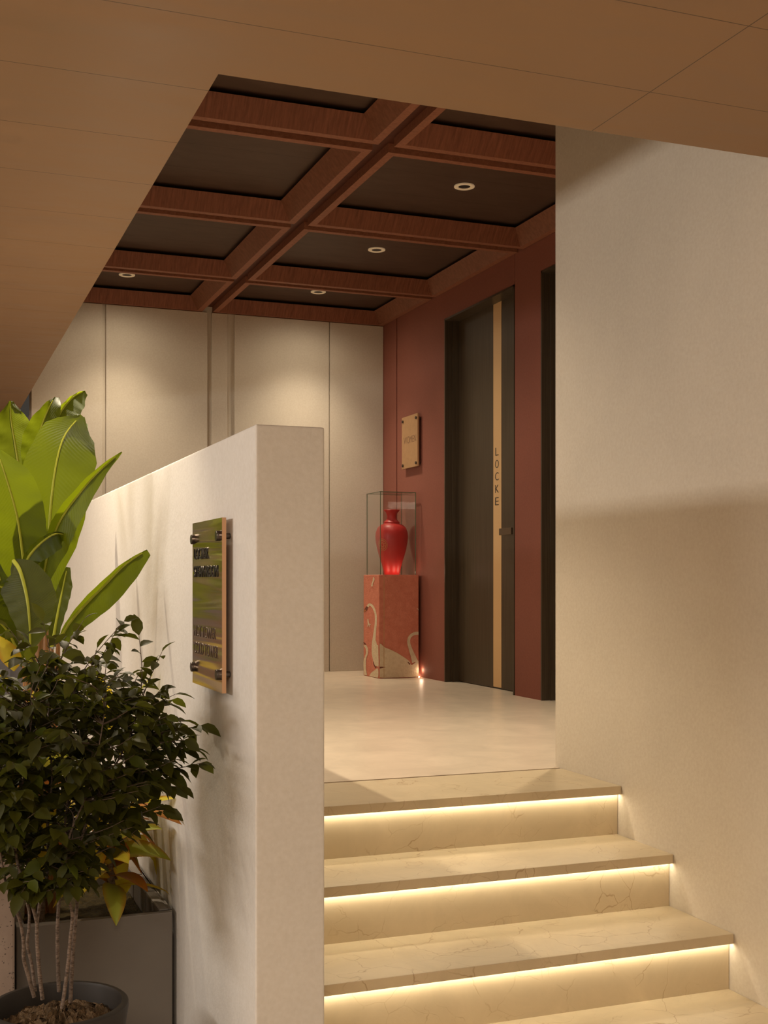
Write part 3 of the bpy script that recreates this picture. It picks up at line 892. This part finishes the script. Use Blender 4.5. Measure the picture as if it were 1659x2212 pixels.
def croton(label, bx, by, height, seed, n, extra=()):
    rng = random.Random(seed)
    root = empty('croton_plant', (bx, by, zs), label, 'plant', 'croton plants in the planter')
    top = Vector((bx + rng.uniform(-.02, .02), by + rng.uniform(-.02, .02), zs + height))
    m = MB(); m.tube([(bx, by, zs - 0.01), (bx + 0.006, by, zs + height * 0.33), (bx - 0.004, by + 0.004, zs + height * 0.66), top], [0.0125, 0.0115, 0.010, 0.006], 12)
    m.build('stem', M['bark2'], root, smooth=True)
    mats = [M['croton_green'], M['croton_yellow'], M['croton_orange']]
    def one(b, d, ln, w, dr, mi):
        mb = MB(); uvs = {}
        lance(mb, uvs, b, d, ln, w, dr, 0, rng)
        build_leaves('leaf', mb, uvs, mats[mi], root)
    for i in range(n):
        f = i / n
        an = i * 2.4 + rng.uniform(-.3, .3)
        el = rng.uniform(-0.1, 0.5) + f * 0.7
        b = top.lerp(Vector((bx, by, zs + height * 0.45)), (1 - f) * 0.9)
        d = Vector((math.cos(an) * math.cos(el), math.sin(an) * math.cos(el), math.sin(el)))
        one(b, d, rng.uniform(.13, .20), rng.uniform(.030, .042), rng.uniform(0.9, 1.7), rng.choice([0, 0, 0, 1, 1, 2]))
    for (a, b, mi, w) in extra:
        one(a, b - a, (b - a).length * 1.02, w, 0.25, mi)
    return root
croton('yellow and orange croton at the front edge of the planter, next to the parapet', 0.498, 3.40, 0.26, 3, 20,
       [(P(232, 1790, 3.40), P(313, 1882, 3.34), 2, 0.028), (P(236, 1784, 3.42), P(306, 1864, 3.38), 0, 0.036), (P(285, 1738, 3.36), P(392, 1762, 3.20), 2, 0.030),
        (P(283, 1778, 3.44), P(346, 1832, 3.40), 2, 0.026), (P(215, 1788, 3.38), P(196, 1902, 3.33), 1, 0.036), (P(290, 1745, 3.42), P(375, 1712, 3.32), 1, 0.026),
        (P(145, 1800, 3.42), P(128, 1905, 3.38), 2, 0.028), (P(270, 1720, 3.46), P(352, 1690, 3.38), 0, 0.024)])
croton('yellow-green croton tucked between the banana stalks and the parapet', 0.535, 3.66, 0.34, 5, 22,
       [(P(240, 1560, 3.6), P(215, 1455, 3.55), 1, 0.030), (P(260, 1560, 3.6), P(325, 1450, 3.55), 0, 0.026), (P(250, 1600, 3.6), P(180, 1500, 3.5), 1, 0.032), (P(250, 1640, 3.6), P(340, 1565, 3.5), 1, 0.028)])
croton('tall yellow croton beside the terrazzo plinth, behind the dark potted shrub', 0.310, 3.46, 0.44, 8, 26,
       [(P(30, 1450, 3.5), P(2, 1370, 3.44), 1, 0.034), (P(60, 1520, 3.5), P(108, 1445, 3.46), 1, 0.030), (P(20, 1480, 3.44), P(-30, 1430, 3.4), 1, 0.032), (P(80, 1560, 3.5), P(130, 1490, 3.44), 1, 0.034), (P(70, 1560, 3.48), P(20, 1520, 3.42), 1, 0.034), (P(90, 1600, 3.48), P(150, 1560, 3.42), 2, 0.030), (P(60, 1600, 3.46), P(100, 1540, 3.40), 0, 0.036), (P(40, 1640, 3.46), P(-10, 1590, 3.40), 1, 0.034)])

# ------------------------------------------------------------------ potted shrub
pc = Vector((0.292, 2.808, 0.0)); ZR = E - 0.950
shr = empty('potted_shrub', pc, 'small-leaved dark green shrub with slim speckled stems in a round charcoal pot', 'potted plant')
m = MB()
m.lathe([(0.0, 0.0), (0.118, 0.0), (0.124, 0.006), (0.150, ZR - 0.05), (0.156, ZR - 0.012), (0.155, ZR - 0.004), (0.150, ZR), (0.141, ZR), (0.138, ZR - 0.006), (0.136, ZR - 0.075), (0.0, ZR - 0.085)], pc, 64)
m.build('pot', M['pot'], shr, smooth=True)
rng = random.Random(11)
m = MB(); nr, na = 16, 56
vs = [(pc.x, pc.y, ZR - 0.022)]
for i in range(1, nr + 1):
    for k in range(na):
        r = 0.136 * i / nr; an = 2 * math.pi * k / na
        h = -0.022 - 0.030 * (i / nr) ** 2 + rng.uniform(-0.013, 0.013) * (1 if i < nr else 0)
        vs.append((pc.x + r * math.cos(an), pc.y + r * math.sin(an), ZR + h))
fs = [(0, 1 + k, 1 + (k + 1) % na) for k in range(na)]
for i in range(nr - 1):
    for k in range(na):
        a = 1 + i * na; fs.append((a + k, a + (k + 1) % na, a + na + (k + 1) % na, a + na + k))
m.add(vs, fs); m.build('soil', M['soil'], shr, smooth=True)

YS = 2.808
stems = [
 ([(74, 2150, 2.80), (61, 2108, 2.80), (51.5, 2072, 2.80), (50.6, 2035, 2.80), (43, 1990, 2.80), (24, 1938, 2.79), (11, 1900, 2.78), (2, 1850, 2.76), (-6, 1790, 2.75), (-4, 1700, 2.74), (6, 1600, 2.74)], 4.3),
 ([(76, 2138, 2.82), (68, 2081, 2.83), (59, 2041, 2.83), (62, 2008, 2.83), (63, 1972, 2.84), (57, 1945, 2.84), (52, 1900, 2.85), (66, 1830, 2.87), (60, 1740, 2.88), (48, 1640, 2.89), (56, 1560, 2.9)], 3.6),
 ([(92, 2155, 2.78), (85, 2099, 2.78), (79.6, 2026, 2.78), (78.7, 1990, 2.78), (62, 1934, 2.77), (44, 1885, 2.76), (34, 1830, 2.75), (40, 1740, 2.74), (58, 1640, 2.73), (70, 1540, 2.72)], 4.4),
 ([(79, 1996, 2.78), (87, 1945, 2.79), (93, 1925, 2.80), (104, 1870, 2.81), (102, 1780, 2.82), (112, 1680, 2.83), (104, 1570, 2.84), (110, 1470, 2.85)], 3.6),
 ([(127.5, 2138, 2.84), (125, 2081, 2.84), (124, 2008, 2.84), (127, 1954, 2.84), (134, 1880, 2.85), (138, 1800, 2.86), (150, 1700, 2.87), (160, 1600, 2.88), (158, 1490, 2.89)], 4.4),
 ([(134, 2175, 2.75), (145, 2099, 2.76), (152, 2026, 2.76), (156, 1975, 2.76), (146, 1930, 2.75), (142, 1870, 2.74), (152, 1800, 2.72), (190, 1710, 2.71), (214, 1610, 2.70), (230, 1510, 2.70)], 4.0),
 ([(152, 2162, 2.79), (157, 2063, 2.79), (163, 1990, 2.79), (167, 1945, 2.80), (166, 1900, 2.80), (172, 1830, 2.81), (200, 1740, 2.82), (240, 1670, 2.82), (276, 1600, 2.82), (300, 1530, 2.83)], 4.4),
]
nodes = []
for pts, rpx in stems:
    ctrl = [P(*p) for p in pts]
    ctrl[0] = ctrl[0] + Vector((0, 0, -0.004))
    path = smooth_path(ctrl, 5)
    L = len(path)
    r0 = rpx / 960
    rad = [r0 * (1.05 - 0.75 * (i / (L - 1)) ** 1.2) for i in range(L)]
    m = MB(); m.tube(path, rad, 10); m.build('stem', M['bark'], shr, smooth=True)
    for i in range(L):
        q = path[i]
        if q.z > P(100, 1900, YS).z: nodes.append(q)

def in_crown(px, py):
    if ((px - 120) / 262.0) ** 2 + ((py - 1640) / 232.0) ** 2 < 1: return True
    if ((px - 280) / 125.0) ** 2 + ((py - 1600) / 130.0) ** 2 < 1: return True
    return False
targets = []
while len(targets) < 430:
    px = rng.uniform(-150, 420); py = rng.uniform(1400, 1880)
    if not in_crown(px, py): continue
    rr = ((px - 130) / 290.0) ** 2 + ((py - 1640) / 240.0) ** 2
    hw = 0.27 * math.sqrt(max(0.05, 1 - min(1, rr)))
    Y = YS + rng.uniform(-hw, hw)
    q = P(px, py, Y)
    if q.x > XP0 - 0.05 or Y > 3.12: continue
    targets.append(q)
for a in ((268, 1342, 2.84), (300, 1372, 2.84), (350, 1408, 2.80), (246, 1372, 2.86), (345, 1492, 2.80), (378, 1500, 2.78), (396, 1556, 2.78), (432, 1568, 2.76), (437, 1648, 2.74), (418, 1616, 2.74), (384, 1600, 2.76), (180, 1340, 2.86), (210, 1400, 2.84),
          (92, 1342, 2.88), (62, 1385, 2.84), (18, 1356, 2.84), (120, 1390, 2.8), (152, 1385, 2.9), (388, 1700, 2.74), (352, 1752, 2.72), (376, 1660, 2.76), (310, 1440, 2.84), (330, 1560, 2.82), (10, 1905, 2.72), (45, 1930, 2.7), (100, 1925, 2.70), (160, 1915, 2.68), (190, 1880, 2.7), (75, 1920, 2.74)):
    targets.append(P(*a))
for _ in range(26):
    targets.append(P(rng.uniform(-10, 205), rng.uniform(1850, 1925), YS + rng.uniform(-0.14, 0.08)))
tw = MB(); lf = MB(); luv = {}
def shrub_leaf(b, d, ln, mi):
    nl = 5; d = d.normalized(); v = d.copy(); pts = [b.copy()]
    for i in range(nl - 1):
        v = (v + Vector((0, 0, -0.16))).normalized(); pts.append(pts[-1] + v * ln / (nl - 1))
    hz = d.cross(UP)
    if hz.length < 0.08: hz = Vector((rng.uniform(-1, 1), rng.uniform(-1, 1), 0))
    hz.normalize(); hz = Matrix.Rotation(rng.gauss(0, 0.55), 3, d) @ hz
    side = []; nrm = []
    for i in range(nl):
        t_ = (pts[min(i + 1, nl - 1)] - pts[max(i - 1, 0)]).normalized()
        s_ = (hz - t_ * hz.dot(t_)).normalized(); side.append(s_); nrm.append(s_.cross(t_).normalized())
    w = [ln * x for x in (0.02, 0.24, 0.27, 0.17, 0.004)]
    for i, q in enumerate(pts):
        if q.x > XP0 - 0.006 - w[i]: q.x = XP0 - 0.006 - w[i]
    blade(lf, luv, pts, w, w, side, nrm, 0.28, 0.28, 1, 0, mi)
for q in targets:
    cand = [n for n in nodes if n.z < q.z + 0.05] or nodes
    s0 = min(cand, key=lambda n: (n - q).length + 0.6 * max(0, 0.06 - (q.z - n.z)))
    L = (q - s0).length
    midp = s0.lerp(q, 0.5) + Vector((rng.uniform(-.02, .02), rng.uniform(-.02, .02), 0.10 * L * rng.uniform(-0.6, 0.6)))
    path = smooth_path([s0, midp, q], 6)
    tw.tube(path, [0.0017 - 0.0011 * i / (len(path) - 1) for i in range(len(path))], 5)
    nlv = max(5, int(L / 0.017))
    for i in range(nlv):
        f = 1 - (i / nlv) * 0.85
        k = f * (len(path) - 1); k0 = min(int(k), len(path) - 2)
        b = path[k0].lerp(path[k0 + 1], k - k0)
        t_ = (path[k0 + 1] - path[k0]).normalized()
        an = i * math.pi + rng.uniform(-0.9, 0.9)
        hz = t_.cross(UP)
        if hz.length < 0.1: hz = Vector((1, 0, 0))
        hz.normalize()
        d = t_ * rng.uniform(0.25, 0.8) + (Matrix.Rotation(an, 3, t_) @ hz) * rng.uniform(0.6, 1.0) + Vector((0, 0, rng.uniform(-0.75, 0.2)))
        if i == 0: d = t_ + Vector((0, 0, -0.3))
        shrub_leaf(b, d, rng.uniform(0.032, 0.056), 1 if rng.random() < 0.10 else 0)
tw.build('twigs', M['twig'], shr, smooth=True)
build_leaves('foliage', lf, luv, [M['shrub_leaf'], M['shrub_leaf_young']], shr)

# ------------------------------------------------------------------ lights
WARM = (1.0, 0.84, 0.62)
def light(name, ty, loc, power, col=WARM, **kw):
    d = bpy.data.lights.new(name, ty); d.energy = power; d.color = col
    for k, v in kw.items(): setattr(d, k, v)
    o = bpy.data.objects.new(name, d); COL.objects.link(o); o.location = loc
    return o
def spot(name, x, y, z, power, size=100, blend=0.7, rad=0.03, col=WARM):
    return light(name, 'SPOT', (x, y, z), power, col, spot_size=R(size), spot_blend=blend, shadow_soft_size=rad)
spot('coffer_lamp', CC[1], CR[0], ZP - 0.02, 140, 100, 1.0, 0.035)
spot('coffer_lamp', CC[0], CR[0], ZP - 0.02, 105, 100, 1.0, 0.035)
spot('coffer_lamp', CC[1], CR[1], ZP - 0.02, 30, 110, 1.0, 0.05)
spot('coffer_lamp', CC[1], CR[2], ZP - 0.02, 36, 110, 1.0, 0.05)
for x in CC:
    spot('coffer_lamp', x, 7.955, ZP - 0.02, 98, 94, 1.0, 0.08)
    spot('coffer_lamp', x, 7.955, ZP - 0.02, 22, 172, 1.0, 0.12)  # wide second cone added at each fixture as fill for the upper wall
# low ceiling downlight over the planter, close to the parapet
spot('planter_lamp', 0.40, 4.28, Z_LOW - 0.02, 112, 130, 0.4, 0.008)
spot('planter_lamp', 0.34, 3.40, Z_LOW - 0.02, 32, 76, 0.6, 0.010)
# side light inferred from the right wall's shadow edge; its slit opening is added
w = light('left_side_light', 'AREA', (-2.96, 2.6, 2.05), 74, (1.0, 0.94, 0.87), shape='RECTANGLE', size=0.2, size_y=2.4)
w.rotation_euler = (0, R(-90), 0)
# unseen fill areas added below the low ceiling, behind the camera and further in
a = light('room_fill', 'AREA', (-0.6, -0.8, Z_LOW - 0.02), 110, (1.0, 0.84, 0.66), shape='RECTANGLE', size=1.6, size_y=1.6)
a = light('room_fill', 'AREA', (-1.6, 6.2, Z_LOW - 0.02), 60, (1.0, 0.84, 0.66), shape='RECTANGLE', size=1.0, size_y=1.0)
light('pedestal_lamp', 'POINT', (px1 + 0.012, py0 - 0.016, Z_LAND + 0.05), 0.13, (1.0, 0.72, 0.48), shadow_soft_size=0.012)
# small puck lamp at the foot of the vase
for dx, dy in ((-0.085, -0.06), (0.0, -0.10), (0.08, -0.07)):
    light('vase_lamp', 'POINT', (vx + dx, vy + dy, ZT + 0.015), 0.12, (1.0, 0.7, 0.5), shadow_soft_size=0.02)

wd = bpy.data.worlds.new('World'); scene.world = wd; wd.use_nodes = True
bg = wd.node_tree.nodes['Background']; bg.inputs['Color'].default_value = (1.0, 0.85, 0.7, 1); bg.inputs['Strength'].default_value = 0.05

# ------------------------------------------------------------------ camera
cd = bpy.data.cameras.new('Camera'); cam = bpy.data.objects.new('Camera', cd); COL.objects.link(cam)
cd.sensor_fit = 'HORIZONTAL'; cd.sensor_width = 36.0; cd.lens = FPX / 1659 * 36.0
cd.shift_y = (HOR - 1106.0) / 1659.0
cd.clip_start = 0.05
cam.location = (0, 0, E); cam.rotation_euler = (R(90), 0, -YAW)
scene.camera = cam
vs_ = scene.view_settings
vs_.view_transform = 'Standard'; vs_.look = 'None'; vs_.exposure = -0.08; vs_.gamma = 1.0
vs_.use_curve_mapping = False
scene.cycles.max_bounces = 10; scene.cycles.diffuse_bounces = 6; scene.cycles.sample_clamp_indirect = 8.0
